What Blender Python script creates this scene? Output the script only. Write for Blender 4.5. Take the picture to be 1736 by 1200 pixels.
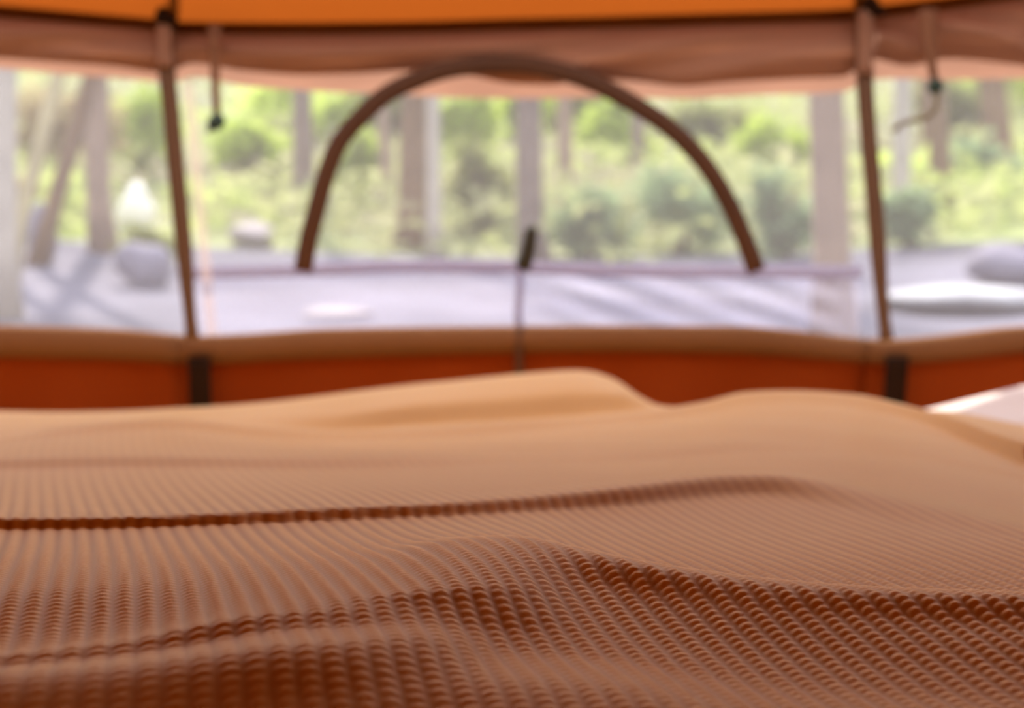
import bpy, math, random
import numpy as np
from mathutils import Vector, Matrix

random.seed(7)
rng = np.random.default_rng(7)
for o in list(bpy.data.objects):
    bpy.data.objects.remove(o)
S = bpy.context.scene
COL = S.collection

# ------------------------------------------------------------------ camera
F, U0, V0, CZ = 2000.0, 868.0, 520.0, 0.08      # focal length and horizon in pixels, eye height above the bed
cam = bpy.data.cameras.new('camera')
cam.sensor_width = 36.0
cam.lens = 36.0 * F / 1736.0
cam.shift_y = -(600.0 - V0) / 1736.0
cam.clip_start, cam.clip_end = 0.02, 400
cam.dof.use_dof = True
cam.dof.focus_distance = 0.36
cam.dof.aperture_fstop = 8.2
co = bpy.data.objects.new('camera', cam)
co.location = (0, 0, CZ)
co.rotation_euler = (math.pi / 2, 0, 0)
COL.objects.link(co)
S.camera = co

# ------------------------------------------------------------------ sky, sun, exposure
w = bpy.data.worlds.new('sky')
S.world = w
w.use_nodes = True
bg = w.node_tree.nodes['Background']
bg.inputs[0].default_value = (0.80, 0.86, 1.0, 1)
bg.inputs[1].default_value = 3.0
sun = bpy.data.lights.new('sun', 'SUN')
sun.energy = 10.0
sun.angle = 0.03
sun.color = (1.0, 0.93, 0.80)
so = bpy.data.objects.new('sun', sun)
so.rotation_euler = Vector((0.18, -0.62, -0.77)).to_track_quat('-Z', 'Y').to_euler()
COL.objects.link(so)
vs = S.view_settings
vs.view_transform = 'Standard'
vs.look = 'None'
vs.gamma = 1.0
vs.exposure = 0.0
vs.use_curve_mapping = False
S.cycles.use_denoising = True
S.cycles.max_bounces = 10
S.cycles.transmission_bounces = 6
S.cycles.transparent_max_bounces = 16


# ------------------------------------------------------------------ materials
def new_mat(name):
    m = bpy.data.materials.new(name)
    m.use_nodes = True
    nt = m.node_tree
    for n in list(nt.nodes):
        nt.nodes.remove(n)
    out = nt.nodes.new('ShaderNodeOutputMaterial')
    return m, nt, out


def N(nt, kind, **kw):
    n = nt.nodes.new(kind)
    for k, v in kw.items():
        if k.startswith('i_'):
            n.inputs[k[2:].replace('_', ' ')].default_value = v
        else:
            setattr(n, k, v)
    return n


def rgba(c):
    return (c[0], c[1], c[2], 1)


def varied(nt, c, amount=0.25, scale=6.0, c2=None, detail=4.0):
    """a colour that wanders between c and c2 with noise"""
    tc = N(nt, 'ShaderNodeTexCoord')
    no = N(nt, 'ShaderNodeTexNoise')
    no.inputs['Scale'].default_value = scale
    no.inputs['Detail'].default_value = detail
    nt.links.new(tc.outputs['Object'], no.inputs['Vector'])
    r = N(nt, 'ShaderNodeValToRGB')
    c2 = c2 or tuple(x * (1 - amount) for x in c)
    r.color_ramp.elements[0].position = 0.32
    r.color_ramp.elements[1].position = 0.68
    r.color_ramp.elements[0].color = rgba(c2)
    r.color_ramp.elements[1].color = rgba(c)
    nt.links.new(no.outputs['Fac'], r.inputs['Fac'])
    return r.outputs['Color'], no.outputs['Fac'], tc


def plain(name, c, rough=0.8, amount=0.2, scale=8.0, c2=None, bump=0.0, spec=0.3, bscale=None):
    m, nt, out = new_mat(name)
    p = N(nt, 'ShaderNodeBsdfPrincipled')
    col, fac, tc = varied(nt, c, amount, scale, c2)
    nt.links.new(col, p.inputs['Base Color'])
    p.inputs['Roughness'].default_value = rough
    p.inputs['Specular IOR Level'].default_value = spec
    if bump:
        b = N(nt, 'ShaderNodeBump')
        b.inputs['Strength'].default_value = bump
        b.inputs['Distance'].default_value = 0.01
        if bscale:
            n2 = N(nt, 'ShaderNodeTexNoise')
            n2.inputs['Scale'].default_value = bscale
            nt.links.new(tc.outputs['Object'], n2.inputs['Vector'])
            fac = n2.outputs['Fac']
        nt.links.new(fac, b.inputs['Height'])
        nt.links.new(b.outputs['Normal'], p.inputs['Normal'])
    nt.links.new(p.outputs[0], out.inputs[0])
    return m


def cloth(name, c, trans, thru=0.5, amount=0.12, scale=5.0, weave=900.0):
    """thin tent cloth: reflects colour c, lets colour `trans` through"""
    m, nt, out = new_mat(name)
    col, fac, tc = varied(nt, c, amount, scale)
    d = N(nt, 'ShaderNodeBsdfDiffuse')
    nt.links.new(col, d.inputs['Color'])
    t = N(nt, 'ShaderNodeBsdfTranslucent')
    t.inputs['Color'].default_value = rgba(trans)
    wv = N(nt, 'ShaderNodeTexWave')
    wv.inputs['Scale'].default_value = weave
    nt.links.new(tc.outputs['Object'], wv.inputs['Vector'])
    b = N(nt, 'ShaderNodeBump')
    b.inputs['Strength'].default_value = 0.15
    b.inputs['Distance'].default_value = 0.0005
    nt.links.new(wv.outputs['Fac'], b.inputs['Height'])
    nt.links.new(b.outputs['Normal'], d.inputs['Normal'])
    mx = N(nt, 'ShaderNodeMixShader')
    mx.inputs[0].default_value = thru
    nt.links.new(d.outputs[0], mx.inputs[1])
    nt.links.new(t.outputs[0], mx.inputs[2])
    nt.links.new(mx.outputs[0], out.inputs[0])
    return m


def sheer(name, c, opacity, thru=0.4):
    """netting whose holes are far below a pixel"""
    m, nt, out = new_mat(name)
    tr = N(nt, 'ShaderNodeBsdfTransparent')
    d = N(nt, 'ShaderNodeBsdfDiffuse')
    d.inputs['Color'].default_value = rgba(c)
    t = N(nt, 'ShaderNodeBsdfTranslucent')
    t.inputs['Color'].default_value = rgba(c)
    m1 = N(nt, 'ShaderNodeMixShader')
    m1.inputs[0].default_value = thru
    nt.links.new(d.outputs[0], m1.inputs[1])
    nt.links.new(t.outputs[0], m1.inputs[2])
    tc = N(nt, 'ShaderNodeTexCoord')
    no = N(nt, 'ShaderNodeTexNoise')
    no.inputs['Scale'].default_value = 9.0
    nt.links.new(tc.outputs['Object'], no.inputs['Vector'])
    mr = N(nt, 'ShaderNodeMapRange')
    mr.inputs['To Min'].default_value = opacity * 0.85
    mr.inputs['To Max'].default_value = opacity * 1.15
    nt.links.new(no.outputs['Fac'], mr.inputs['Value'])
    m2 = N(nt, 'ShaderNodeMixShader')
    nt.links.new(mr.outputs[0], m2.inputs[0])
    nt.links.new(tr.outputs[0], m2.inputs[1])
    nt.links.new(m1.outputs[0], m2.inputs[2])
    nt.links.new(m2.outputs[0], out.inputs[0])
    return m


def leafy(name, a, b, scale=1.3):
    m, nt, out = new_mat(name)
    col, fac, tc = varied(nt, a, 0.3, scale, b, 2.0)
    d = N(nt, 'ShaderNodeBsdfDiffuse')
    t = N(nt, 'ShaderNodeBsdfTranslucent')
    nt.links.new(col, d.inputs['Color'])
    nt.links.new(col, t.inputs['Color'])
    mx = N(nt, 'ShaderNodeMixShader')
    mx.inputs[0].default_value = 0.45
    nt.links.new(d.outputs[0], mx.inputs[1])
    nt.links.new(t.outputs[0], mx.inputs[2])
    nt.links.new(mx.outputs[0], out.inputs[0])
    return m


def knit_mat():
    m, nt, out = new_mat('waffle_knit')
    p = N(nt, 'ShaderNodeBsdfPrincipled')
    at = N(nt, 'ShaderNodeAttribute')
    at.attribute_name = 'stitch'            # 0 in the grooves, where shade is put into the colour, 1 on the ribs
    tc = N(nt, 'ShaderNodeTexCoord')
    no = N(nt, 'ShaderNodeTexNoise')
    no.inputs['Scale'].default_value = 5.0
    no.inputs['Detail'].default_value = 3.0
    nt.links.new(tc.outputs['Object'], no.inputs['Vector'])
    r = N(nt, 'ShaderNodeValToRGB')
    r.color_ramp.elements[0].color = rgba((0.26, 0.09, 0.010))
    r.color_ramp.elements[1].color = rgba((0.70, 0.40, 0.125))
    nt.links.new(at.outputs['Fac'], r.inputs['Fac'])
    mx = N(nt, 'ShaderNodeMix', data_type='RGBA', blend_type='MULTIPLY')
    mx.inputs[0].default_value = 1.0
    r2 = N(nt, 'ShaderNodeValToRGB')
    r2.color_ramp.elements[0].color = (0.88, 0.86, 0.84, 1)
    r2.color_ramp.elements[1].color = (1, 1, 1, 1)
    nt.links.new(no.outputs['Fac'], r2.inputs['Fac'])
    nt.links.new(r.outputs[0], mx.inputs[6])
    nt.links.new(r2.outputs[0], mx.inputs[7])
    nt.links.new(mx.outputs[2], p.inputs['Base Color'])
    p.inputs['Roughness'].default_value = 0.55
    p.inputs['Specular IOR Level'].default_value = 0.25
    p.inputs['Sheen Weight'].default_value = 0.16
    p.inputs['Sheen Roughness'].default_value = 0.35
    p.inputs['Sheen Tint'].default_value = (1.0, 0.80, 0.62, 1)
    n2 = N(nt, 'ShaderNodeTexNoise')
    n2.inputs['Scale'].default_value = 1800.0
    nt.links.new(tc.outputs['Object'], n2.inputs['Vector'])
    b = N(nt, 'ShaderNodeBump')
    b.inputs['Strength'].default_value = 0.25
    b.inputs['Distance'].default_value = 0.0003
    nt.links.new(n2.outputs['Fac'], b.inputs['Height'])
    nt.links.new(b.outputs['Normal'], p.inputs['Normal'])
    nt.links.new(p.outputs[0], out.inputs[0])
    return m


M = dict(
    knit=knit_mat(),
    roof=cloth('orange_roof_cloth', (0.55, 0.20, 0.04), (0.15, 0.033, 0.004), 0.6),
    fill_panel=cloth('white_fill_panel_cloth', (0.85, 0.82, 0.80), (0.94, 0.86, 0.84), 0.84),  # cloth of the added panel that lights the bed
    back=cloth('dark_rust_cloth', (0.25, 0.07, 0.015), (0.05, 0.01, 0.002), 0.3),
    roof_hem=cloth('brown_hem_tape', (0.30, 0.12, 0.03), (0.10, 0.03, 0.01), 0.2),
    wall=cloth('rust_wall_cloth', (0.46, 0.095, 0.020), (0.15, 0.024, 0.004), 0.45),
    wall_hem=cloth('tan_hem_cloth', (0.30, 0.15, 0.075), (0.12, 0.05, 0.02), 0.3),
    flap=cloth('rolled_flap_cloth', (0.38, 0.21, 0.14), (0.22, 0.09, 0.05), 0.25),
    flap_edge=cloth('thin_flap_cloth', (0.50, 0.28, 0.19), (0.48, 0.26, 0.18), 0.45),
    sleeve=cloth('pole_sleeve_cloth', (0.17, 0.10, 0.065), (0.08, 0.04, 0.02), 0.12),
    band=plain('dark_brown_band', (0.085, 0.034, 0.014), 0.7),
    black=plain('black_webbing', (0.022, 0.009, 0.004), 0.8, spec=0.1),
    pull=plain('olive_black_rubber', (0.035, 0.032, 0.018), 0.6),
    toggle=plain('dark_green_plastic', (0.006, 0.035, 0.022), 0.4, spec=0.5),
    tie=plain('brown_tie_tape', (0.20, 0.09, 0.045), 0.8),
    cord=plain('olive_cord', (0.20, 0.17, 0.09), 0.8),
    net=sheer('insect_net', (0.88, 0.82, 0.88), 0.125, 0.5),
    pane=sheer('milky_sheer_panel', (0.58, 0.56, 0.78), 0.24, 0.55),
    tape=sheer('pinkish_net_tape', (0.62, 0.46, 0.40), 0.45, 0.5),
    bright_form=plain('pale_pink_form', (0.55, 0.47, 0.45), 0.8, 0.06, 6, None, 0.1, 0.3),  # for the form added as a bright patch
    zip=sheer('pale_zip_tape', (0.26, 0.23, 0.36), 0.75, 0.3),
    floor=plain('groundsheet', (0.16, 0.07, 0.03), 0.8),
    ground=plain('forest_floor', (0.13, 0.12, 0.155), 1.0, 0.4, 1.1, (0.05, 0.045, 0.065), 0.4),
    hill=plain('mossy_slope', (0.22, 0.26, 0.09), 1.0, 0.4, 0.35, (0.16, 0.15, 0.09), 0.4),
    lime=leafy('lime_leaves', (0.50, 0.60, 0.08), (0.34, 0.43, 0.08)),
    bright=leafy('sunlit_lime_leaves', (0.80, 0.86, 0.26), (0.60, 0.70, 0.16)),  # lime leaves with sunlight put into the colour
    olive=leafy('olive_leaves', (0.30, 0.32, 0.10), (0.20, 0.22, 0.075)),
    dry=leafy('dry_leaves', (0.46, 0.38, 0.20), (0.30, 0.23, 0.13)),
    sage=leafy('sage_leaves', (0.32, 0.42, 0.22), (0.24, 0.31, 0.17)),
    bark_brown=plain('brown_bark', (0.19, 0.12, 0.07), 1.0, 0.3, 6, None, 0.8, 0.1),
    bark_grey=plain('grey_bark', (0.20, 0.15, 0.125), 1.0, 0.3, 6, None, 0.8, 0.1),
    bark_pink=plain('pinkish_bark', (0.29, 0.205, 0.155), 1.0, 0.25, 6, None, 0.8, 0.1),
    bark_pale=plain('pale_bark', (0.46, 0.40, 0.35), 1.0, 0.2, 6, None, 0.6, 0.1),
    bark_tan=plain('tan_bark', (0.50, 0.42, 0.25), 1.0, 0.3, 6, None, 0.8, 0.1),
    bark_dark=plain('dark_bark', (0.08,0.07,0.075), 1.0, 0.3, 6, None, 0.8, 0.1),
    rock=plain('pale_rock', (0.85,0.80,0.76), 0.9, 0.15, 4, None, 0.5, 0.2),
    rock_mid=plain('pinkish_rock', (0.36, 0.31, 0.31), 0.9, 0.2, 4, None, 0.5, 0.2),
    bright_slab=plain('whitish_slab', (0.40, 0.39, 0.42), 0.9, 0.35, 5, None, 0.5, 0.2),
    rock_grey=plain('lavender_rock', (0.20,0.18,0.23), 0.9, 0.25, 4, None, 0.5, 0.2),
)


# ------------------------------------------------------------------ mesh helpers
def mesh_obj(name, verts, faces, mat, parent=None, smooth=True, solid=0.0, loc=None):
    me = bpy.data.meshes.new(name)
    verts = np.asarray(verts, dtype=np.float32).reshape(-1, 3)
    if isinstance(faces, np.ndarray):
        nf, k = faces.shape
        me.vertices.add(len(verts))
        me.vertices.foreach_set('co', verts.ravel())
        me.loops.add(nf * k)
        me.loops.foreach_set('vertex_index', faces.astype(np.int32).ravel())
        me.polygons.add(nf)
        me.polygons.foreach_set('loop_start', np.arange(0, nf * k, k, dtype=np.int32))
        me.polygons.foreach_set('loop_total', np.full(nf, k, dtype=np.int32))
        me.update(calc_edges=True)
    else:
        me.from_pydata([tuple(v) for v in verts.tolist()], [], faces)
        me.update()
    me.materials.append(mat)
    me.polygons.foreach_set('use_smooth', [smooth] * len(me.polygons))
    o = bpy.data.objects.new(name, me)
    COL.objects.link(o)
    if parent is not None:
        o.parent = parent
    if loc is not None:
        o.location = loc
    if solid:
        md = o.modifiers.new('thickness', 'SOLIDIFY')
        md.thickness = solid
        md.offset = 0
    return o


def grid_faces(nr, nc, wrap=False):
    r = np.arange(nr - 1)[:, None]
    c = np.arange(nc if wrap else nc - 1)[None, :]
    c1 = (c + 1) % nc
    f = np.stack([r * nc + c, r * nc + c1, (r + 1) * nc + c1, (r + 1) * nc + c], -1)
    return f.reshape(-1, 4)


def sheet(name, P, mat, parent=None, solid=0.0):
    """P: rows x cols x 3"""
    P = np.asarray(P)
    return mesh_obj(name, P.reshape(-1, 3), grid_faces(P.shape[0], P.shape[1]), mat, parent, True, solid)


def tube(name, pts, radii, mat, parent=None, seg=10, flat=1.0, wob=0.0, up=Vector((0, 1, 0))):
    """tapered tube through pts; `flat` < 1 squashes it along `up`"""
    pts = [Vector(p) for p in pts]
    n = len(pts)
    if not hasattr(radii, '__len__'):
        radii = [radii] * n
    V = []
    for i, p in enumerate(pts):
        t = (pts[min(i + 1, n - 1)] - pts[max(i - 1, 0)]).normalized()
        a = t.cross(up)
        if a.length < 1e-4:
            a = t.cross(Vector((1, 0, 0)))
        a.normalize()
        b = a.cross(t).normalized()
        for k in range(seg):
            th = 2 * math.pi * k / seg
            r = radii[i] * (1 + wob * (random.random() - 0.5))
            V.append(p + a * (math.cos(th) * r) + b * (math.sin(th) * r * flat))
    F_ = [tuple(int(x) for x in f) for f in grid_faces(n, seg, True)]
    F_.append(tuple(range(seg))[::-1])
    F_.append(tuple((n - 1) * seg + k for k in range(seg)))
    return mesh_obj(name, np.array([tuple(v) for v in V]), F_, mat, parent)


def blob(name, r, mat, parent=None, loc=None, seg=20, rings=12, rough=0.0, seed=0, sharp=1.0):
    """an ellipsoid with radii r, roughened into a lump"""
    rg = np.random.default_rng(seed)
    th = np.linspace(0, math.pi, rings)[:, None]
    ph = np.linspace(0, 2 * math.pi, seg, endpoint=False)[None, :]
    d = np.stack([np.sin(th) * np.cos(ph), np.sin(th) * np.sin(ph), np.cos(th) + 0 * ph], -1)
    k = np.ones(d.shape[:2])
    for _ in range(10):
        v = rg.normal(size=3)
        v /= np.linalg.norm(v)
        k += rough * np.cos(rg.uniform(2, 5) * (d @ v) + rg.uniform(0, 6)) * 0.35
    k[0, :] = k[0].mean()
    k[-1, :] = k[-1].mean()
    P = np.sign(d) * np.abs(d) ** sharp * k[..., None] * np.array(r)
    return mesh_obj(name, P.reshape(-1, 3), grid_faces(rings, seg, True), mat, parent, True, 0, loc)


def tag(o, label=None, cat=None, group=None, kind=None):
    for k, v in (('label', label), ('category', cat), ('group', group), ('kind', kind)):
        if v:
            o[k] = v
    return o


def empty(name, loc=(0, 0, 0)):
    o = bpy.data.objects.new(name, None)
    o.empty_display_size = 0.05
    o.location = loc
    COL.objects.link(o)
    return o


def pchip(xk, yk, x):
    xk, yk = np.asarray(xk, float), np.asarray(yk, float)
    h = np.diff(xk)
    dl = np.diff(yk) / h
    m = np.zeros(len(xk))
    s = dl[:-1] * dl[1:] > 0
    w1, w2 = 2 * h[1:] + h[:-1], h[1:] + 2 * h[:-1]
    with np.errstate(divide='ignore', invalid='ignore'):
        m[1:-1] = np.where(s, (w1 + w2) / (w1 / dl[:-1] + w2 / dl[1:]), 0)
    m[0], m[-1] = dl[0], dl[-1]
    x = np.clip(x, xk[0], xk[-1])
    i = np.clip(np.searchsorted(xk, x) - 1, 0, len(xk) - 2)
    t = (x - xk[i]) / h[i]
    return ((1 + 2 * t) * (1 - t) ** 2 * yk[i] + t * (1 - t) ** 2 * h[i] * m[i]
            + t * t * (3 - 2 * t) * yk[i + 1] + t * t * (t - 1) * h[i] * m[i + 1])


def pt(u, v, d):
    """a sight line of the photograph followed to depth d (m)"""
    return np.array([(u - U0) / F * d, d, CZ - (v - V0) / F * d])


# ------------------------------------------------------------------ tent plan (a many-sided tent, seen from inside)
CL, CR = (-0.364, 1.30), (0.390, 1.30)
PLAN = [(-0.55, -0.95), (-1.10, -0.45), (-1.25, 0.45), (-1.02, 1.165), CL, CR, (1.05, 1.160), (1.25, 0.45), (1.10, -0.45), (0.55, -0.95)]
FLOOR_Z = -0.16
APEX = np.array([0.0, 0.15, 0.95])


def wall_depth(u):
    """depth of the front walls along a bearing"""
    k = (u - U0) / F
    for a, b in ((PLAN[3], CL), (CL, CR), (CR, PLAN[6])):
        # point a + t(b-a) with x = k*y
        den = (b[0] - a[0]) - k * (b[1] - a[1])
        if abs(den) < 1e-9:
            continue
        t = (k * a[1] - a[0]) / den
        if -1e-6 <= t <= 1 + 1e-6:
            return a[1] + t * (b[1] - a[1])
    return PLAN[3][1]


UL, UR = U0 + F * CL[0] / CL[1], U0 + F * CR[0] / CR[1]          # bearings of the two poles
UA, UB = U0 + F * PLAN[3][0] / PLAN[3][1], U0 + F * PLAN[6][0] / PLAN[6][1]


def wp(u, v, off=0.0):
    d = wall_depth(u)
    return pt(u, v, d) + np.array([0, off, 0])     # off > 0: outside


def curve(kv):
    ks = sorted(kv)
    ys = [kv[k] for k in ks]
    return lambda x: pchip(ks, ys, np.asarray(x, float))


ROOF = curve({UA: -60, -200: 4, 0: 24, 160: 38, 292: 50, 310: 53, 500: 54, 700: 52, 868: 47, 1000: 44, 1200: 38, 1440: 30, 1470: 27, 1640: 6, 1736: -8, UB: -120})
HEMTOP = curve({UA: 540, 0: 552, 200: 558, 340: 569, 420: 566, 560: 557, 868: 553, 1000: 552, 1250: 553, 1330: 559, 1440: 572, 1500: 576, 1560: 572, 1736: 553, UB: 540})
HEMBOT = curve({UA: 595, 0: 600, 200: 604, 340: 611, 500: 603, 868: 592, 1050: 590, 1250: 593, 1440: 606, 1500: 611, 1650: 600, 1736: 591, UB: 580})
SEG = {'left': (UA, UL), 'front': (UL, UR), 'right': (UR, UB)}


def ulist(seg, n):
    a, b = SEG[seg]
    return np.linspace(a, b, n)


# floor
mesh_obj('floor', [(x, y, FLOOR_Z) for x, y in PLAN], [tuple(range(len(PLAN)))], M['floor'], None, False)['kind'] = 'structure'

# ceiling: eaves line on the photographed sides, straight elsewhere, all sloping up to the apex
eave = []
for i, (x, y) in enumerate(PLAN):
    eave.append(np.array([x, y, 0.42]))
rim = []
for seg in ('left', 'front', 'right'):
    for u in ulist(seg, 26)[(0 if seg == 'left' else 1):]:
        rim.append(wp(u, float(ROOF(u))))
rim[0][2] = rim[-1][2] = 0.42
ring = eave[:3] + rim + eave[7:]
ring = np.array(ring)
rows = []
TS = [0, 0.04, 0.085, 0.12, 0.18, 0.26, 0.34, 0.42, 0.50, 0.58, 0.64, 0.72, 0.80, 0.9, 1.0]
for t in TS:
    q = ring * (1 - t) + APEX * t
    q[:, 2] -= 0.05 * math.sin(math.pi * t) * np.ones(len(ring))       # cloth sags between edge and peak
    rows.append(q)
P = np.array(rows)
nr, nc = P.shape[:2]
fc = grid_faces(nr, nc, True)
ri, ci = np.divmod(np.arange(len(fc)), nc)
lit = (ri >= 2) & (ri < 6) & (ci >= 3 + 4) & (ci < 3 + 71)         # unseen pale panel added to light the bed from the front
ceiling = mesh_obj('ceiling', P.reshape(-1, 3), fc[~lit], M['roof'])
ceiling.data.materials.append(M['back'])                             # unseen rear of the roof, made dark to dim the near bed
ceiling.data.polygons.foreach_set('material_index', ((ci < 2) | (ci >= nc - 3))[~lit].astype(np.int32))
sk = mesh_obj('window_4', P.reshape(-1, 3), fc[lit], M['fill_panel'])
sk['kind'] = 'structure'
ceiling['kind'] = 'structure'
for seg, u0 in (('left', UL - 14), ('right', UR - 12)):
    c = wp(u0, float(ROOF(u0)), -0.006)
    pts = []
    for t in np.linspace(0, 0.9, 14):
        q = c * (1 - t) + APEX * t
        q[2] -= 0.05 * math.sin(math.pi * t) + 0.003
        pts.append(q)
    o = tube('roof_seam', pts, 0.006, M['roof_hem'], ceiling, 8, 0.4, up=Vector((0, -0.3, 1)))
us = np.concatenate([ulist(s, 30)[(0 if s == 'left' else 1):] for s in SEG])
hem = np.array([[wp(u, float(ROOF(u)) + dv, -0.008) for u in us] for dv in (-7, -2, 4, 10)])
hem[0, :, 1] -= 0.012
tag(sheet('edge_hem', hem, M['roof_hem'], ceiling, 0.002), 'dark brown hem along the roof edge')

# walls behind the camera and beside it
for nm, a, b in (('wall_left', 2, 3), ('wall_right', 6, 7), ('wall_back_left', 0, 1), ('wall_side_left', 1, 2),
                 ('wall_side_right', 7, 8), ('wall_back_right', 8, 9), ('wall_back', 9, 0)):
    A, B = PLAN[a], PLAN[b]
    pts = [[(A[0] + (B[0] - A[0]) * t, A[1] + (B[1] - A[1]) * t, z) for t in np.linspace(0, 1, 8)] for z in np.linspace(FLOOR_Z, 0.42, 6)]
    sheet(nm, pts, M['back'])['kind'] = 'structure'

# low cloth walls of the photographed sides
for seg, nm in (('left', 'wall_front_left'), ('front', 'wall_front'), ('right', 'wall_front_right')):
    u_ = ulist(seg, 40)
    low = []
    for k, t in enumerate(np.linspace(0, 1, 10)):
        row = []
        for i, u in enumerate(u_):
            top = wp(u, float(HEMBOT(u)))
            bot = top.copy()
            bot[2] = FLOOR_Z
            q = top * (1 - t) + bot * t
            q[1] += 0.010 * math.sin(math.pi * t) + 0.003 * math.sin(u * 0.031 + 3 * t) * math.sin(math.pi * t)
            row.append(q)
        low.append(row)
    wl = sheet(nm, low, M['wall'], None, 0.0012)
    wl['kind'] = 'structure'
    hm = []
    for t in np.linspace(0, 1, 7):
        row = []
        for u in u_:
            a, b = float(HEMTOP(u)), float(HEMBOT(u)) + 5
            q = wp(u, a + (b - a) * t, -0.004)
            q[1] -= 0.007 * math.sin(math.pi * t) ** 0.7
            row.append(q)
        hm.append(row)
    tag(sheet('top_hem', hm, M['wall_hem'], wl, 0.002), 'tan padded hem along the top of the rust wall')

# the centre seam of the front wall
wf = bpy.data.objects['wall_front']
tube('centre_seam', [wp(880, v, -0.010) for v in np.linspace(556, 760, 8)], 0.0045, M['band'], wf, 8, 0.5)

# nets
wins = []
for k, seg in enumerate(('left', 'front', 'right')):
    u_ = ulist(seg, 24)
    P = []
    for t in np.linspace(0, 1, 12):
        row = []
        for u in u_:
            a, b = float(ROOF(u)) + 4, float(HEMTOP(u)) + 6
            q = wp(u, a + (b - a) * t)
            q[1] += 0.006 * math.sin(math.pi * t) * math.sin(math.pi * (u - u_[0]) / (u_[-1] - u_[0]))
            row.append(q)
        P.append(row)
    wn = sheet('window_%d' % (k + 1), P, M['net'])
    wn['kind'] = 'structure'
    wins.append(wn)
W = wins[1]

# arch band, zip, lower panel and pull of the front window
ARCH = [(523, 462), (530, 420), (544, 363), (560, 305), (582, 250), (615, 210), (661, 169), (708, 146), (758, 129), (802, 122), (847, 119),
        (885, 120), (919, 125), (960, 135), (1002, 150), (1064, 182), (1131, 227), (1183, 280), (1223, 343), (1252, 408), (1272, 462)]
au = pchip(np.arange(len(ARCH)), [a[0] for a in ARCH], np.linspace(0, len(ARCH) - 1, 80))
av = pchip(np.arange(len(ARCH)), [a[1] for a in ARCH], np.linspace(0, len(ARCH) - 1, 80))
tag(tube('arch_band', [wp(a, b, -0.034) for a, b in zip(au, av)], 0.0102, M['band'], W, 12, 0.45),
    'dark brown arched edge band of the net door')
zs = [(UL + 12, 462), (500, 458), (700, 451), (868, 452), (1000, 457), (1200, 460), (UR - 2, 460)]
zu = np.linspace(UL + 12, UR - 2, 60)
zv = pchip([z[0] for z in zs], [z[1] for z in zs], zu)
tag(tube('zip', [wp(a, b, 0.010) for a, b in zip(zu, zv)], 0.0072, M['zip'], W, 8, 0.4), 'pale lavender zip line across the net')
P = []
for t in np.linspace(0, 1, 14):
    row = []
    for u, v0 in zip(np.linspace(UL + 12, UR - 2, 200), pchip(zu, zv, np.linspace(UL + 12, UR - 2, 200))):
        v = v0 + (572 - v0) * t
        q = wp(u, v, 0.022)
        s = (v - 455) - 0.40 * (u - 930)
        k = np.clip((u - 900) / 120, 0, 1) * np.clip((1440 - u) / 60, 0, 1)
        q[1] += 0.010 * k * math.sin(s / 42.0 * 2 * math.pi / 1.2) + 0.004 * math.sin(u * 0.02)
        row.append(q)
    P.append(row)
tag(sheet('lower_panel', P, M['pane'], W), 'milky lavender see-through panel with diagonal creases')
tag(tube('pull_tab', [wp(a, b, -0.02) for a, b in ((902, 384), (900, 395), (897, 415), (894, 432), (889, 446), (884, 458))],
         [0.0045, 0.0072, 0.0078, 0.0078, 0.0088, 0.008], M['pull'], W, 10, 0.6), 'dark olive pull tab on the zip')
tube('zip_seam', [wp(a, b, 0.012) for a, b in ((882, 460), (880, 500), (878, 530), (880, 556))], 0.0042, M['zip'], W, 8, 0.4)

# ------------------------------------------------------------------ rolled window flaps under the roof edge
ROLL = curve({UA: 60, 0: 102, 100: 110, 200: 117, 284: 128, 332: 112, 420: 124, 520: 131, 600: 129, 700: 124, 800: 133, 868: 146, 930: 148, 1000: 138,
              1080: 142, 1150: 150, 1240: 143, 1340: 138, 1425: 134, 1472: 104, 1530: 116, 1600: 104, 1700: 112, 1736: 116, UB: 90})
EDGE = curve({UA: 80, 0: 118, 100: 126, 200: 134, 290: 141, 330: 132, 420: 148, 520: 154, 640: 160, 868: 168, 1000: 166, 1150: 168, 1300: 162, 1430: 156,
              1475: 137, 1540: 135, 1620: 136, 1736: 135, UB: 110})
for seg, lab in (('left', 'brown pink rolled cloth flap above the left net'),
                 ('front', 'brown pink rolled cloth flap above the arched net door'),
                 ('right', 'brown pink rolled cloth flap above the right net')):
    root = empty('rolled_flap', tuple(wp(sum(SEG[seg]) / 2, 90)))
    tag(root, lab, 'flap', 'rolled window flaps under the roof edge')
    inv = np.array(root.location)
    u_ = np.linspace(SEG[seg][0], SEG[seg][1], 120)
    P = []
    for t in np.linspace(0, 1, 16):
        row = []
        for u in u_:
            a, b = float(ROOF(u)) + 6, float(ROLL(u))
            v = a + (b - a) * min(t * 1.12, 1.0)
            off = -0.008 - 0.022 * math.sin(math.pi * min(t, 0.97)) ** 0.6
            off += 0.0050 * math.sin(t * 9 + 0.012 * u + 2 * math.sin(u * 0.006)) * math.sin(math.pi * t)
            if seg == 'right':
                off += 0.008 * math.sin((v - 60 - 0.34 * (u - 1560)) * 0.09) * math.sin(math.pi * t)
            row.append(wp(u, v, off) - inv)
        P.append(row)
    sheet('roll', P, M['flap'], root)
    P = []
    for t in np.linspace(0, 1, 6):
        row = []
        for u in u_:
            a, b = float(ROOF(u)) + 14, float(EDGE(u))
            row.append(wp(u, a + (b - a) * t, -0.004 - 0.002 * math.sin(u * 0.03 + t)) - inv)
        P.append(row)
    tag(sheet('hanging_edge', P, M['flap_edge'], root), 'lighter pink single layer of cloth below the roll')

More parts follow.
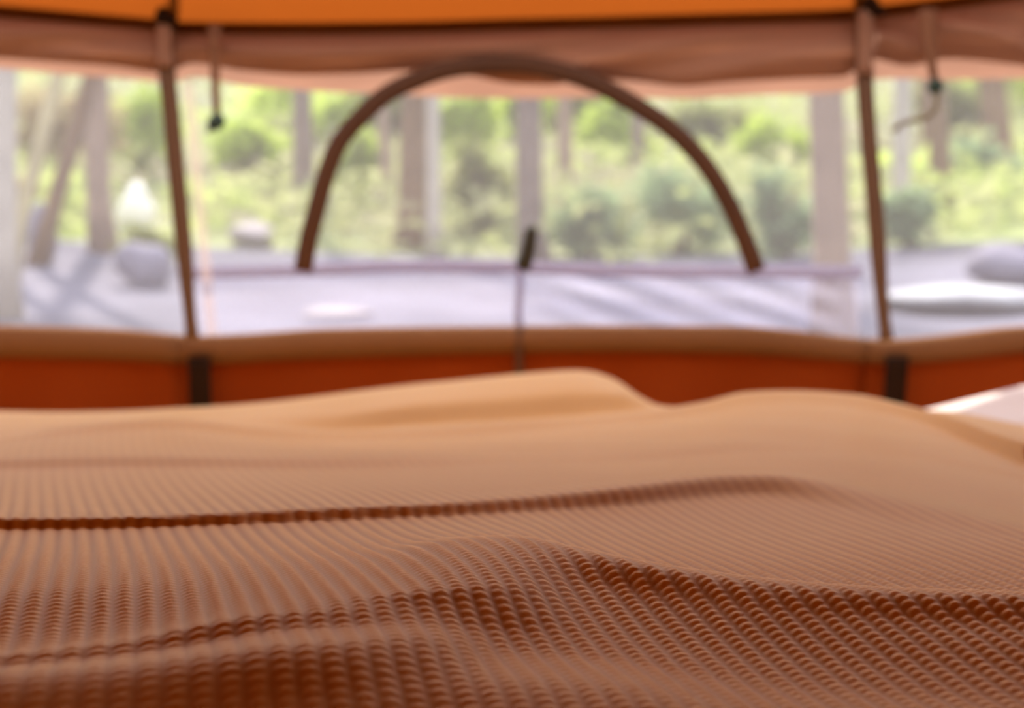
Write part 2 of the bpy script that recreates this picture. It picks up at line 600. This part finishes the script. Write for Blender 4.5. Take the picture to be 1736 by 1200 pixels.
# ------------------------------------------------------------------ tent poles in their sleeves
for (pts, joint, foot, lab) in (
        ([(298, 52), (297, 90), (300, 140), (308, 220), (317, 320), (327, 420), (334, 500), (341, 572)], (297, 46), (345, 604, 350, 740),
         'brown cloth pole sleeve at the left corner of the front net'),
        ([(1447, 34), (1447, 90), (1449, 140), (1455, 230), (1463, 320), (1471, 420), (1477, 500), (1485, 575)], (1457, 28), (1512, 604, 1502, 740),
         'brown cloth pole sleeve at the right corner of the front net')):
    base = wp(pts[-1][0], pts[-1][1], -0.03)
    root = empty('tent_pole', tuple(base))
    tag(root, lab, 'pole', 'tent poles beside the front net')
    k = np.linspace(0, len(pts) - 1, 40)
    pu = pchip(np.arange(len(pts)), [p[0] for p in pts], k)
    pv = pchip(np.arange(len(pts)), [p[1] for p in pts], k)
    tube('sleeve', [wp(a, b, -0.036) - base for a, b in zip(pu, pv)], [0.0094] * 28 + [0.0092, 0.009, 0.0087, 0.0084, 0.008, 0.0076, 0.0074, 0.007, 0.007, 0.007, 0.0075, 0.008],
         M['sleeve'], root, 12, 0.7)
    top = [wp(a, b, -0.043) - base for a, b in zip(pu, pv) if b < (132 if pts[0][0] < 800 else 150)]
    tag(tube('sleeve_top', top, 0.0082, M['flap_edge'], root, 12, 0.5), 'upper end of the sleeve, painted paler pink as if lit')  # lighter tone stands in for light on the sleeve top
    if pts[0][0] < 800:
        P = [[wp(a + 12 + s * 18, b, -0.006) - base for s in (0, 0.4, 0.75, 1)] for a, b in zip(pu, pv) if b > 135]
        tag(sheet('side_tape', P, M['tape'], root), 'thin pinkish net tape beside the sleeve')
    j = blob('corner_joint', (0.011, 0.012, 0.012), M['black'], root, tuple(wp(joint[0], joint[1], -0.040) - base), rough=0.12, seed=3)
    for k2 in range(2):
        tube('joint_tail', [wp(joint[0] + a, joint[1] + b, -0.045) - base for a, b in ((0, 0), (8 + 6 * k2, 6 + 4 * k2), (22, 8 + 4 * k2))], [0.007, 0.005, 0.003], M['black'], root, 8)
    ft = []
    for v in np.linspace(foot[1], foot[3], 8):
        t = (v - foot[1]) / (foot[3] - foot[1])
        u = foot[0] + (foot[2] - foot[0]) * t
        ft.append([wp(u + s * 18, v, -0.022 + 0.004 * abs(s)) - base for s in np.linspace(-1, 1, 6)])
    tag(sheet('foot_strap', ft, M['black'], root, 0.004), 'wide near black webbing strap below the sleeve')

# ------------------------------------------------------------------ hanging window ties
root = empty('window_tie', tuple(wp(383, 62, -0.04)))
tag(root, 'brown tie tape with dark green toggle hanging by the left pole', 'tie', 'hanging window ties')
b = np.array(root.location)
tube('tape', [wp(u, v, -0.045) - b for u, v in ((382, 60), (380, 90), (382, 130), (383, 170), (385, 206))], [0.0075, 0.006, 0.0048, 0.0045, 0.004], M['tie'], root, 8, 0.5)
o = blob('toggle', (0.0105, 0.0075, 0.0085), M['toggle'], root, tuple(wp(384, 218, -0.045) - b), rough=0.05, seed=4)
o.rotation_euler = (0, -0.6, 0)
tl = tube('toggle_tail', [wp(u, v, -0.045) - wp(384, 218, -0.045) for u, v in ((379, 222), (374, 230), (371, 236))], [0.004, 0.003, 0.002], M['toggle'], o, 8)
tl.rotation_euler = (0, 0.6, 0)
root = empty('window_tie', tuple(wp(1546, 40, -0.04)))
tag(root, 'brown tie tape with dark teal toggle and curled cord right of the right pole', 'tie', 'hanging window ties')
b = np.array(root.location)
tube('tape', [wp(u, v, -0.05) - b for u, v in ((1546, 36), (1546, 60), (1549, 95), (1552, 125), (1556, 148))], [0.011, 0.010, 0.0075, 0.005, 0.004], M['tie'], root, 8, 0.5)
blob('toggle', (0.0085, 0.0075, 0.0085), M['toggle'], root, tuple(wp(1558, 160, -0.05) - b), rough=0.05, seed=5)
tube('cord', [wp(u, v, -0.05) - b for u, v in ((1560, 168), (1562, 185), (1556, 202), (1540, 213), (1522, 216), (1503, 222), (1488, 234))], 0.0026, M['cord'], root, 8)

# ------------------------------------------------------------------ the bed: waffle-knit cover
UC = [0, 150, 350, 430, 600, 700, 868, 1000, 1100, 1250, 1350, 1500, 1600, 1736]


def line(ys, ds):
    return curve(ys), curve(ds)


LINES = [
    # near foot of the first big fold
    line({0: 1240, 350: 1215, 600: 1190, 700: 1168, 868: 1150, 1000: 1152, 1300: 1215, 1736: 1240}, {0: 0.255, 350: 0.262, 600: 0.270, 700: 0.279, 868: 0.289, 1000: 0.292, 1300: 0.280, 1736: 0.275}),
    # a small pleat on its front
    line({0: 1140, 200: 1126, 350: 1108, 480: 1092, 600: 1086, 700: 1078, 868: 1110, 1000: 1118, 1300: 1165, 1736: 1195}, {0: 0.272, 350: 0.280, 600: 0.289, 700: 0.298, 868: 0.306, 1000: 0.308, 1300: 0.298, 1736: 0.290}),
    line({0: 1126, 200: 1110, 350: 1090, 480: 1072, 600: 1066, 700: 1060, 868: 1070, 1000: 1082, 1300: 1125, 1736: 1150}, {0: 0.283, 350: 0.292, 600: 0.299, 700: 0.306, 868: 0.318, 1000: 0.321, 1300: 0.310, 1736: 0.302}),
    line({0: 1106, 200: 1084, 430: 1041, 600: 1030, 700: 1026, 868: 1028, 1000: 1040, 1300: 1080, 1736: 1100}, {0: 0.288, 430: 0.303, 600: 0.309, 700: 0.316, 868: 0.327, 1000: 0.335, 1300: 0.322, 1736: 0.314}),
    # its crest
    line({0: 1096, 200: 1072, 430: 1026, 600: 1012, 868: 990, 1000: 990, 1300: 1032, 1736: 1060}, {0: 0.296, 430: 0.312, 600: 0.3165, 868: 0.337, 1000: 0.352, 1300: 0.334, 1736: 0.325}),
    # second crest, sharp on the right, flat on the left
    line({0: 1000, 420: 975, 650: 950, 760: 925, 868: 916, 1000: 938, 1100: 957, 1300: 984, 1500: 1001, 1736: 1012}, {0: 0.335, 420: 0.350, 650: 0.366, 868: 0.378, 1100: 0.358, 1300: 0.347, 1500: 0.340, 1736: 0.336}),
    # hollow behind it
    line({0: 950, 420: 940, 650: 925, 760: 911, 868: 908, 1000: 935, 1100: 953, 1300: 980, 1500: 997, 1736: 1008}, {0: 0.375, 420: 0.385, 650: 0.398, 868: 0.41, 1100: 0.395, 1300: 0.385, 1500: 0.38, 1736: 0.378}),
    # foot of the dark fold
    line({0: 899, 350: 891, 700: 878, 868: 868, 1050: 858, 1300: 844, 1500: 880, 1736: 920}, {0: 0.438, 350: 0.443, 700: 0.455, 868: 0.464, 1050: 0.482, 1300: 0.508, 1500: 0.47, 1736: 0.44}),
    # top of the dark fold
    line({0: 880, 350: 872, 700: 857, 868: 843, 1050: 826, 1300: 806, 1500: 838, 1736: 890}, {0: 0.4415, 350: 0.447, 700: 0.460, 868: 0.472, 1050: 0.493, 1300: 0.525, 1500: 0.50, 1736: 0.462}),
    line({0: 860, 350: 852, 700: 838, 868: 828, 1050: 815, 1300: 797, 1500: 820, 1736: 868}, {0: 0.475, 350: 0.48, 700: 0.49, 868: 0.51, 1050: 0.525, 1300: 0.560, 1500: 0.54, 1736: 0.50}),
    line({0: 797, 350: 794, 700: 793, 868: 788, 1050: 783, 1300: 770, 1500: 775, 1736: 815}, {0: 0.589, 350: 0.593, 868: 0.597, 1300: 0.62, 1500: 0.62, 1736: 0.58}),
    line({0: 778, 350: 773, 700: 774, 868: 772, 1050: 767, 1300: 754, 1500: 758, 1736: 800}, {0: 0.605, 350: 0.611, 868: 0.625, 1300: 0.645, 1500: 0.65, 1736: 0.60}),
    # foot and crest of the far ridge
    line({0: 752, 150: 736, 300: 730, 450: 742, 560: 748, 700: 744, 868: 733, 1090: 716, 1200: 702, 1260: 690, 1340: 686, 1450: 694, 1520: 708, 1600: 733, 1736: 790},
         {0: 0.685, 150: 0.70, 300: 0.73, 450: 0.755, 560: 0.775, 868: 0.79, 1090: 0.815, 1260: 0.83, 1450: 0.82, 1520: 0.80, 1600: 0.745, 1736: 0.638}),
    line({0: 745, 150: 722, 300: 712, 450: 726, 560: 733, 700: 727, 868: 715, 1090: 697, 1200: 680, 1260: 664, 1340: 660, 1450: 667, 1520: 682, 1600: 706, 1736: 752},
         {0: 0.70, 150: 0.72, 300: 0.75, 450: 0.78, 560: 0.80, 868: 0.82, 1090: 0.85, 1260: 0.87, 1450: 0.86, 1520: 0.83, 1600: 0.765, 1736: 0.65}),
    line({0: 738, 150: 718, 300: 712, 450: 725, 560: 729, 700: 722, 868: 712, 1090: 698, 1200: 694, 1260: 690, 1340: 690, 1450: 692, 1520: 698, 1600: 712, 1736: 752},
         {0: 0.78, 150: 0.79, 300: 0.82, 450: 0.85, 560: 0.87, 868: 0.90, 1090: 0.92, 1260: 0.93, 1450: 0.92, 1520: 0.89, 1600: 0.80, 1736: 0.69}),
    # front and crest of the far hump
    line({0: 712, 200: 708, 330: 702, 450: 704, 560: 704, 700: 690, 868: 676, 985: 668, 1050: 668, 1090: 682, 1130: 692, 1300: 692, 1450: 692, 1520: 694, 1600: 700, 1736: 730},
         {0: 0.88, 330: 0.90, 560: 0.895, 868: 0.925, 1090: 0.945, 1450: 0.95, 1600: 0.86, 1736: 0.78}),
    line({0: 697, 200: 696, 330: 690, 450: 681, 600: 665, 750: 647, 900: 633, 985: 629, 1040: 642, 1085: 672, 1130: 690, 1300: 692, 1450: 692, 1520: 694, 1600: 698, 1736: 720},
         {0: 1.0, 900: 1.02, 1130: 1.03, 1600: 0.95, 1736: 0.9}),
]
s_in = np.arange(-210, 1736 + 211, 3.4)
t_out = np.linspace(0, 1, 40)[1:] ** 1.6
ypx = np.concatenate([np.linspace(1560, 1210, 70, endpoint=False), np.arange(1210, 1110, -1.5), np.arange(1110, 880, -0.95),
                      np.arange(880, 790, -1.8), np.arange(790, 640, -1.5)])
drow = np.concatenate([np.linspace(-0.40, 0.145, 12), 160.0 / (ypx - 520.0)])
drow = drow[drow < 1.16]
drow = np.concatenate([drow, np.linspace(1.165, 1.21, 6)])
ucol = np.concatenate([np.full(39, -210.0), s_in, np.full(39, s_in[-1])])
Z = np.zeros((len(drow), len(ucol)))
for j, u in enumerate(ucol):
    uu = np.clip(u, 0, 1736)
    dk, zk = [-1.0, 0.10, 0.215], [-0.050, -0.048, -0.042]
    for cy, cd in LINES:
        d = float(cd(uu))
        z = CZ - (float(cy(uu)) - V0) / F * d
        dk.append(d)
        zk.append(z)
    dk += [1.11, 1.19, 1.24]
    zk += [zk[-1] - 0.035, -0.10, -0.15]
    Z[:, j] = pchip(dk, zk, drow)
# soften, then lay out plan positions
K = np.array([1, 2, 3, 2, 1.0]); K /= K.sum()
Z0 = Z.copy()
for _ in range(2):
    Zp = np.pad(Z, ((0, 0), (4, 4)), 'edge')
    Z = sum(K[i] * Zp[:, 2 * i:2 * i + Z.shape[1]] for i in range(5))
keep = np.clip((ucol - 1480) / 60, 0, 1)[None, :]                   # the slanting fold at the right stays crisp
Z = Z * (1 - keep) + Z0 * keep
wd = np.where(drow > 0.16, drow, 0.16)[:, None]
edge = 0.5391 * wd
sx = (s_in - U0) / F
Xin = sx[None, :] * wd
Xl = Xin[:, :1] + (-0.94 - Xin[:, :1]) * t_out[None, ::-1]
Xr = Xin[:, -1:] + (0.94 - Xin[:, -1:]) * t_out[None, :]
X = np.concatenate([Xl, Xin, Xr], 1)
Y = np.repeat(drow[:, None], X.shape[1], 1)
# broad undulation
Z += 0.0009 * np.sin(X * 23 + 3 * np.sin(Y * 9)) * np.sin(Y * 31 + X * 11) * np.clip((Y - 0.2) / 0.1, 0, 1)
# knit: ribs 5.8 mm apart running away to the left, bars 2.7 mm apart across them
th = math.radians(-19.7)
bend = 0.004 * np.sin(Y * 14 + X * 5)
q = X * math.cos(th) - Y * math.sin(th) + bend
r = X * math.sin(th) + Y * math.cos(th)
ph = q / 0.0058
rib = 0.5 + 0.5 * np.cos(2 * np.pi * ph)
rib = rib ** 0.7
colno = np.floor(ph + 0.5)
frac = ph + 0.5 - colno - 0.5
bar = 0.5 + 0.5 * np.cos(2 * np.pi * (r / 0.0027 + 0.5 * (colno % 2)) + 0.5 * np.abs(frac) * 4)
bar = bar ** 0.6
inframe = (np.abs(X) < 0.56 * np.abs(wd) + 0.0)
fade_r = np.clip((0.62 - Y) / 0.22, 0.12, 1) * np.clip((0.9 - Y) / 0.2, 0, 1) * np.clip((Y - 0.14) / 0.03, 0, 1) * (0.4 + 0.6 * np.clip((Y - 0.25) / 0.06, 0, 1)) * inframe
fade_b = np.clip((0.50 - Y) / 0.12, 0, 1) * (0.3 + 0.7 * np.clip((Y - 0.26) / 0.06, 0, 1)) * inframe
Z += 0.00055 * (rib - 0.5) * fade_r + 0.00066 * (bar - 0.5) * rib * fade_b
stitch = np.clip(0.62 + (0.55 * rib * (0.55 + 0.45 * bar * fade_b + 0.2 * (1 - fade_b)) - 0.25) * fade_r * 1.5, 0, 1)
# skirts down to the floor
Z[:, 0] = -0.15
Z[:, -1] = -0.15
Z[0, :] = -0.15
P = np.stack([X, Y, Z], -1)
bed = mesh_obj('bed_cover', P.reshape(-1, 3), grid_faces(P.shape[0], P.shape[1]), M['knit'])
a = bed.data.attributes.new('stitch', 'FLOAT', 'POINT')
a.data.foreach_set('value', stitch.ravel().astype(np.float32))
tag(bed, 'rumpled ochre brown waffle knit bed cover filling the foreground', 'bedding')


# pale form added for the bright patch beyond the cover, at the right
th_ = np.linspace(-1, 1, 40)
P = []
for sgn in (1, -1):
    for a in (th_ if sgn > 0 else th_[::-1]):
        row = []
        for c in np.linspace(-1, 1, 40):
            k = ((1 - abs(a) ** 3) * (1 - abs(c) ** 3)) ** 0.55
            pin = 1 - 0.07 * (1 - abs(c)) * abs(a) ** 4
            row.append((0.27 * c * (1 - 0.06 * (1 - abs(a)) * abs(c) ** 4), 0.13 * a * pin,
                        sgn * 0.040 * k * (1 + 0.10 * math.sin(5 * a + 4 * c) + 0.05 * math.sin(11 * c))))
        P.append(row)
P = np.array(P)
pil = mesh_obj('bright_form', P.reshape(-1, 3), grid_faces(P.shape[0], 40), M['bright_form'])
pil.location = (0.595, 0.985, -0.022)
pil.rotation_euler = (0.10, -0.10, 0.05)
tag(pil, 'pale pink form added for the bright patch beyond the bed cover at the right edge', 'bright_form')

# ------------------------------------------------------------------ outdoors
GR = curve({0: -0.45, 2.5: -0.45, 4: -0.14, 6: 0.10, 8: 0.36, 11: 0.72, 14: 1.25, 18: 2.15, 24: 3.9, 32: 6.6, 45: 12.0, 75: 22.0})


def ground_z(x, y):
    r = math.hypot(x, y)
    return float(GR(r)) + 0.06 * math.sin(x * 0.7 + 1.3) * math.sin(y * 0.55) * min(r / 8, 1)


def depth_on_ground(u, v):
    """where the sight line at u, v meets the slope"""
    for d in np.arange(4.0, 45, 0.1):
        x, y, z = pt(u, v, d)
        if ground_z(x, y) >= z:
            return d
    return 45.0


P = []
for r in np.concatenate([np.linspace(0.0, 20, 50), np.linspace(20.5, 70, 50)]):
    P.append([(r * math.sin(a), r * math.cos(a), ground_z(r * math.sin(a), r * math.cos(a))) for a in np.linspace(-math.pi, math.pi, 140)])
P = np.array(P)
gm = sheet('ground', P, M['ground'])
gm['kind'] = 'structure'
gm.data.materials.append(M['hill'])
rr = np.repeat(np.concatenate([np.linspace(0.0, 20, 50), np.linspace(20.5, 70, 50)])[:-1], 139)
gm.data.polygons.foreach_set('material_index', (rr > 9.2).astype(np.int32))


def leaf_mesh(n, radii, size, seed, clumps=9, flat=0.0):
    g = np.random.default_rng(seed)
    c = g.normal(size=(clumps, 3))
    c /= np.linalg.norm(c, axis=1)[:, None]
    c *= g.uniform(0.35, 0.8, size=(clumps, 1))
    k = g.integers(0, clumps, n)
    p = c[k] + g.normal(size=(n, 3)) * 0.22
    p *= np.array(radii)
    p[:, 2] += radii[2] * 0.95
    d = g.normal(size=(n, 3)); d[:, 2] = d[:, 2] * 0.5 - 0.2
    d /= np.linalg.norm(d, axis=1)[:, None]
    up = g.normal(size=(n, 3)) * 0.6 + np.array([0, 0, 1.0])
    sd = np.cross(d, up); sd /= np.linalg.norm(sd, axis=1)[:, None]
    nn = np.cross(sd, d)
    L = (size * g.uniform(0.6, 1.3, size=(n, 1)))
    a = p
    m = p + d * L * 0.5
    V = np.stack([a, m + sd * L * 0.27 + nn * L * 0.06, p + d * L - nn * L * 0.08, m - sd * L * 0.27 + nn * L * 0.06], 1)
    Fq = np.arange(n * 4).reshape(n, 4)
    f = np.concatenate([Fq[:, [0, 1, 2]], Fq[:, [0, 2, 3]]])
    return V.reshape(-1, 3), f


def shrub(name, u, v_base, d, h_px, w_px, mat, label, seed, n=1300, size=0.09, group='leafy shrubs beyond the net'):
    d = depth_on_ground(u, v_base)
    x, y, _ = pt(u, 0, d)
    z = ground_z(x, y)
    ztop = CZ - (v_base - h_px - V0) / F * d
    z0 = CZ - (v_base - V0) / F * d
    z0 = max(z0, z)
    root = empty(name, (x, y, z - 0.02))
    tag(root, label, 'shrub', group)
    R = w_px / F * d / 2
    H = max((ztop - z0) / 2, 0.15)
    V, f = leaf_mesh(n, (R, R * 0.8, H), size * d / 9, seed)
    V[:, 2] += z0 - z + 0.02
    lf = mesh_obj('foliage', V, f, mat, root, False)
    lf['kind'] = 'stuff'
    for k in range(3):
        a = seed + k * 2.1
        tube('stem', [(0.05 * math.cos(a), 0.05 * math.sin(a), 0), (R * 0.15 * math.cos(a), R * 0.15 * math.sin(a), (z0 - z) + H * 0.7),
                      (R * 0.4 * math.cos(a), R * 0.3 * math.sin(a), (z0 - z) + H * 1.5)], [0.03, 0.02, 0.008], M['bark_brown'], root, 6)
    return root


def tree(name, u0, u1, v1, d, w_px, mat, label, seed, top_px=None, crown=True, height=4.6, group='tree trunks beyond the net'):
    """trunk standing on the ground at bearing u0, passing bearing u1 at image height v1"""
    g = random.Random(seed)
    x, y, _ = pt(u0, 0, d)
    z = ground_z(x, y)
    root = empty(name, (x, y, z - 0.05))
    tag(root, label, 'tree', group)
    q = pt(u1, v1, d) - np.array([x, y, z])
    lean = q[0] / max(q[2], 0.1)
    R = w_px / F * d / 2
    pts, rad = [], []
    for i in range(14):
        t = i / 13
        zz = t * height
        pts.append((lean * zz + 0.03 * math.sin(seed + 3 * t) * (1 if i else 0), 0.04 * math.sin(2 * seed + 4 * t), zz))
        rad.append(R * (1.35 if i == 0 else 1.0) * (1 - 0.45 * t))
    tube('trunk', pts, rad, mat, root, 12, 1.0, 0.10)
    if crown:
        for k in range(4):
            a = g.uniform(0, 6.28)
            hb = height * g.uniform(0.55, 0.9)
            bx = lean * hb
            L = g.uniform(0.3, 0.5)
            tube('branch', [(bx, 0, hb), (bx + L * 0.5 * math.cos(a), L * 0.5 * math.sin(a), hb + 0.35), (bx + L * math.cos(a), L * math.sin(a), hb + 0.55)],
                 [R * 0.4, R * 0.25, R * 0.1], mat, root, 8)
        V, f = leaf_mesh(400, (0.45, 0.45, 0.5), 0.12, seed)
        V += np.array([lean * height, 0, height - 0.5])
        mesh_obj('foliage', V, f, M['olive'], root, False)['kind'] = 'stuff'
    return root


TREES = [
    ('tree', 178, 172, 150, 8.0, 44, 'bark_pink', 'pinkish brown trunk seen through the left net, left of the white boulder'),
    ('tree', 18, 12, 300, 5.0, 44, 'bark_pale', 'pale bark trunk at the far left edge of the photo'),
    ('tree', 512, 508, 230, 12.0, 40, 'bark_grey', 'grey brown trunk just outside the left leg of the arch'),
    ('tree', 652, 648, 230, 13.0, 24, 'bark_pink', 'thin pinkish trunk left of the thick brown one inside the arch'),
    ('tree', 694, 702, 200, 10.0, 52, 'bark_brown', 'thick brown trunk inside the left half of the arch'),
    ('tree', 738, 740, 200, 9.2, 26, 'bark_pale', 'slender cream trunk beside the thick brown trunk inside the arch'),
    ('tree', 906, 903, 200, 9.0, 50, 'bark_grey', 'grey mauve trunk above the pull tab in the arch centre'),
    ('tree', 962, 958, 200, 12.0, 30, 'bark_pink', 'pinkish narrow trunk right of the grey mauve one in the arch'),
    ('tree', 1416, 1398, 200, 4.3, 66, 'bark_pink', 'broad pinkish trunk just left of the right pole sleeve'),
    ('tree', 1522, 1524, 180, 9.5, 36, 'bark_pale', 'pale trunk behind the curled cord right of the right pole'),
    ('tree', 1584, 1580, 180, 12.0, 50, 'bark_brown', 'brown trunk right of the dark teal toggle'),
    ('tree', 1700, 1690, 180, 15.0, 48, 'bark_brown', 'brown trunk near the right edge of the photo'),
    ('tree', 1082, 1085, 220, 16.0, 26, 'bark_grey', 'faint grey trunk under the right shoulder of the arch'),
    ('leaning_tree', 20, 96, 160, 6.5, 26, 'bark_tan', 'pale tan leaning young trunk at upper left, first from the left edge'),
    ('leaning_tree', 60, 132, 170, 7.0, 30, 'bark_brown', 'brown leaning young trunk at upper left, behind the pale leaning one'),
]
for i, (nm, a, b, c, d, wpx, mt, lab) in enumerate(TREES):
    tree(nm, a, b, c, d, wpx, M[mt], lab, 11 + i, crown=(nm == 'tree'))

SHRUBS = [
    (240, 300, 13, 160, 130, 'lime', 'yellow green shrub behind the left pole, above the white boulder'),
    (110, 330, 14, 200, 190, 'dry', 'straw coloured shrub at upper left behind the leaning trunks'),
    (30, 400, 11, 120, 130, 'dry', 'dull straw coloured shrub low at the left edge'),
    (245, 462, 9, 60, 110, 'olive', 'low olive grey shrub below the white boulder'),
    (420, 330, 10, 130, 160, 'lime', 'lime green shrub below the dark green toggle'),
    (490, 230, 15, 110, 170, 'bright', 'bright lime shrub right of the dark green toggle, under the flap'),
    (600, 360, 12, 170, 80, 'lime', 'green shrub just inside the left leg of the arch'),
    (570, 250, 16, 110, 130, 'lime', 'lime shrub outside the left shoulder of the arch'),
    (790, 290, 13, 150, 130, 'lime', 'yellow green shrub right of the cream trunk under the arch top'),
    (820, 400, 11, 160, 140, 'olive', 'olive green shrub left of the pull tab'),
    (1040, 290, 12, 120, 140, 'lime', 'bright lime shrub inside the right half of the arch'),
    (1010, 240, 17, 110, 180, 'olive', 'dull green shrub under the arch top, right of centre'),
    (1000, 440, 10, 130, 150, 'sage', 'sage shrub right of the pull tab above the zip'),
    (1150, 430, 11, 170, 170, 'sage', 'sage green shrub beside the right leg of the arch, inside'),
    (1230, 260, 15, 110, 170, 'olive', 'olive shrub outside the right shoulder of the arch'),
    (1320, 300, 12, 130, 150, 'lime', 'yellow green shrub left of the broad pinkish trunk'),
    (1330, 440, 10, 160, 130, 'sage', 'grey green shrub outside the right leg of the arch'),
    (1580, 330, 9, 75, 210, 'bright', 'lime shrub with sunlight in its colour right of the right pole'),
    (1680, 340, 10, 110, 160, 'sage', 'pale sage shrub at the right edge'),
    (1640, 240, 13, 120, 170, 'olive', 'olive shrub behind the trunks at upper right'),
    (1690, 190, 16, 70, 150, 'lime', 'lime shrub at the upper right edge under the flap'),
    (1540, 420, 9, 110, 130, 'sage', 'pale green shrub low beside the right pole'),
    (900, 230, 20, 90, 160, 'lime', 'distant lime shrub behind the grey mauve trunk'),
    (660, 260, 20, 120, 150, 'olive', 'distant olive shrub behind the thick brown trunk'),
]
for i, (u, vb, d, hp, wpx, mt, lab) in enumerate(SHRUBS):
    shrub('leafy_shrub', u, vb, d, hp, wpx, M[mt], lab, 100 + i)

# undergrowth on the slope: nobody could count these leaves
g = np.random.default_rng(5)
n = 26000
ang = g.uniform(-0.75, 0.75, n)
rad = 8.4 + 31 * g.uniform(0, 1, n) ** 1.2
px, py = rad * np.sin(ang), rad * np.cos(ang)
V, f = leaf_mesh(n, (1, 1, 1), 0.26, 77)
V = V.reshape(n, 4, 3)
V = V - V[:, :1]
bu = U0 + F * px / py
dens = g.uniform(0, 1, n) < np.clip((rad - 8.6) / 3.5, 0.12, 1)
for bc, half, rmax in ((232, 60, 15.0), (430, 50, 10.4)):            # clearings in front of the boulders
    dens &= ~((np.abs(bu - bc) < half) & (rad < rmax))
px, py, rad = px[dens], py[dens], rad[dens]
pz = np.array([ground_z(a, b) for a, b in zip(px, py)]) + g.uniform(0, 0.5, len(px))
V = V[:len(px)]
f = np.arange(len(px) * 4).reshape(-1, 4)
f = np.concatenate([f[:, [0, 1, 2]], f[:, [0, 2, 3]]])
V = (V + np.stack([px, py, pz], -1)[:, None]).reshape(-1, 3)
o = mesh_obj('undergrowth', V, f, leafy('undergrowth_leaves', (0.42, 0.48, 0.15), (0.33, 0.29, 0.22), 0.3), None, False)
tag(o, 'blurred green undergrowth covering the slope beyond the trees', 'undergrowth', None, 'stuff')

# rocks
for i, (u, v, d, wpx, hpx, mt, lab) in enumerate((
        (232, 355, 10.0, 60, 80, 'rock', 'white sunlit boulder between the pinkish trunk and the left pole'),
        (430, 400, 9.0, 80, 50, 'rock_mid', 'pale rock below the lime shrub left of the arch'),
        (70, 400, 8.0, 50, 110, 'rock_grey', 'grey lavender upright rock near the left edge'),
        (245, 450, 7.5, 80, 90, 'rock_grey', 'grey lavender rock below the white boulder'),
        (1625, 505, 6.0, 270, 46, 'bright_slab', 'whitish low slab added to brighten the pale ground right of the right pole'),  # added slab, makes the ground look brighter
        (575, 532, 5.0, 120, 20, 'rock_mid', 'pale low form added as whitish light on the ground below the left leg of the arch'),  # stands in for a patch of whitish light
        (1700, 450, 8.0, 110, 80, 'rock_grey', 'lavender rock low at the right edge'))):
    d = depth_on_ground(u, v + hpx * 0.4)
    x, y, z = pt(u, v, d)
    blob('boulder', (wpx / F * d / 2, wpx / F * d / 2, hpx / F * d / 2), M[mt], None, (x, y, z), rough=0.16, seed=20 + i)
    o = bpy.context.scene.collection.objects[-1]
    tag(o, lab, 'rock', 'boulders on the slope')
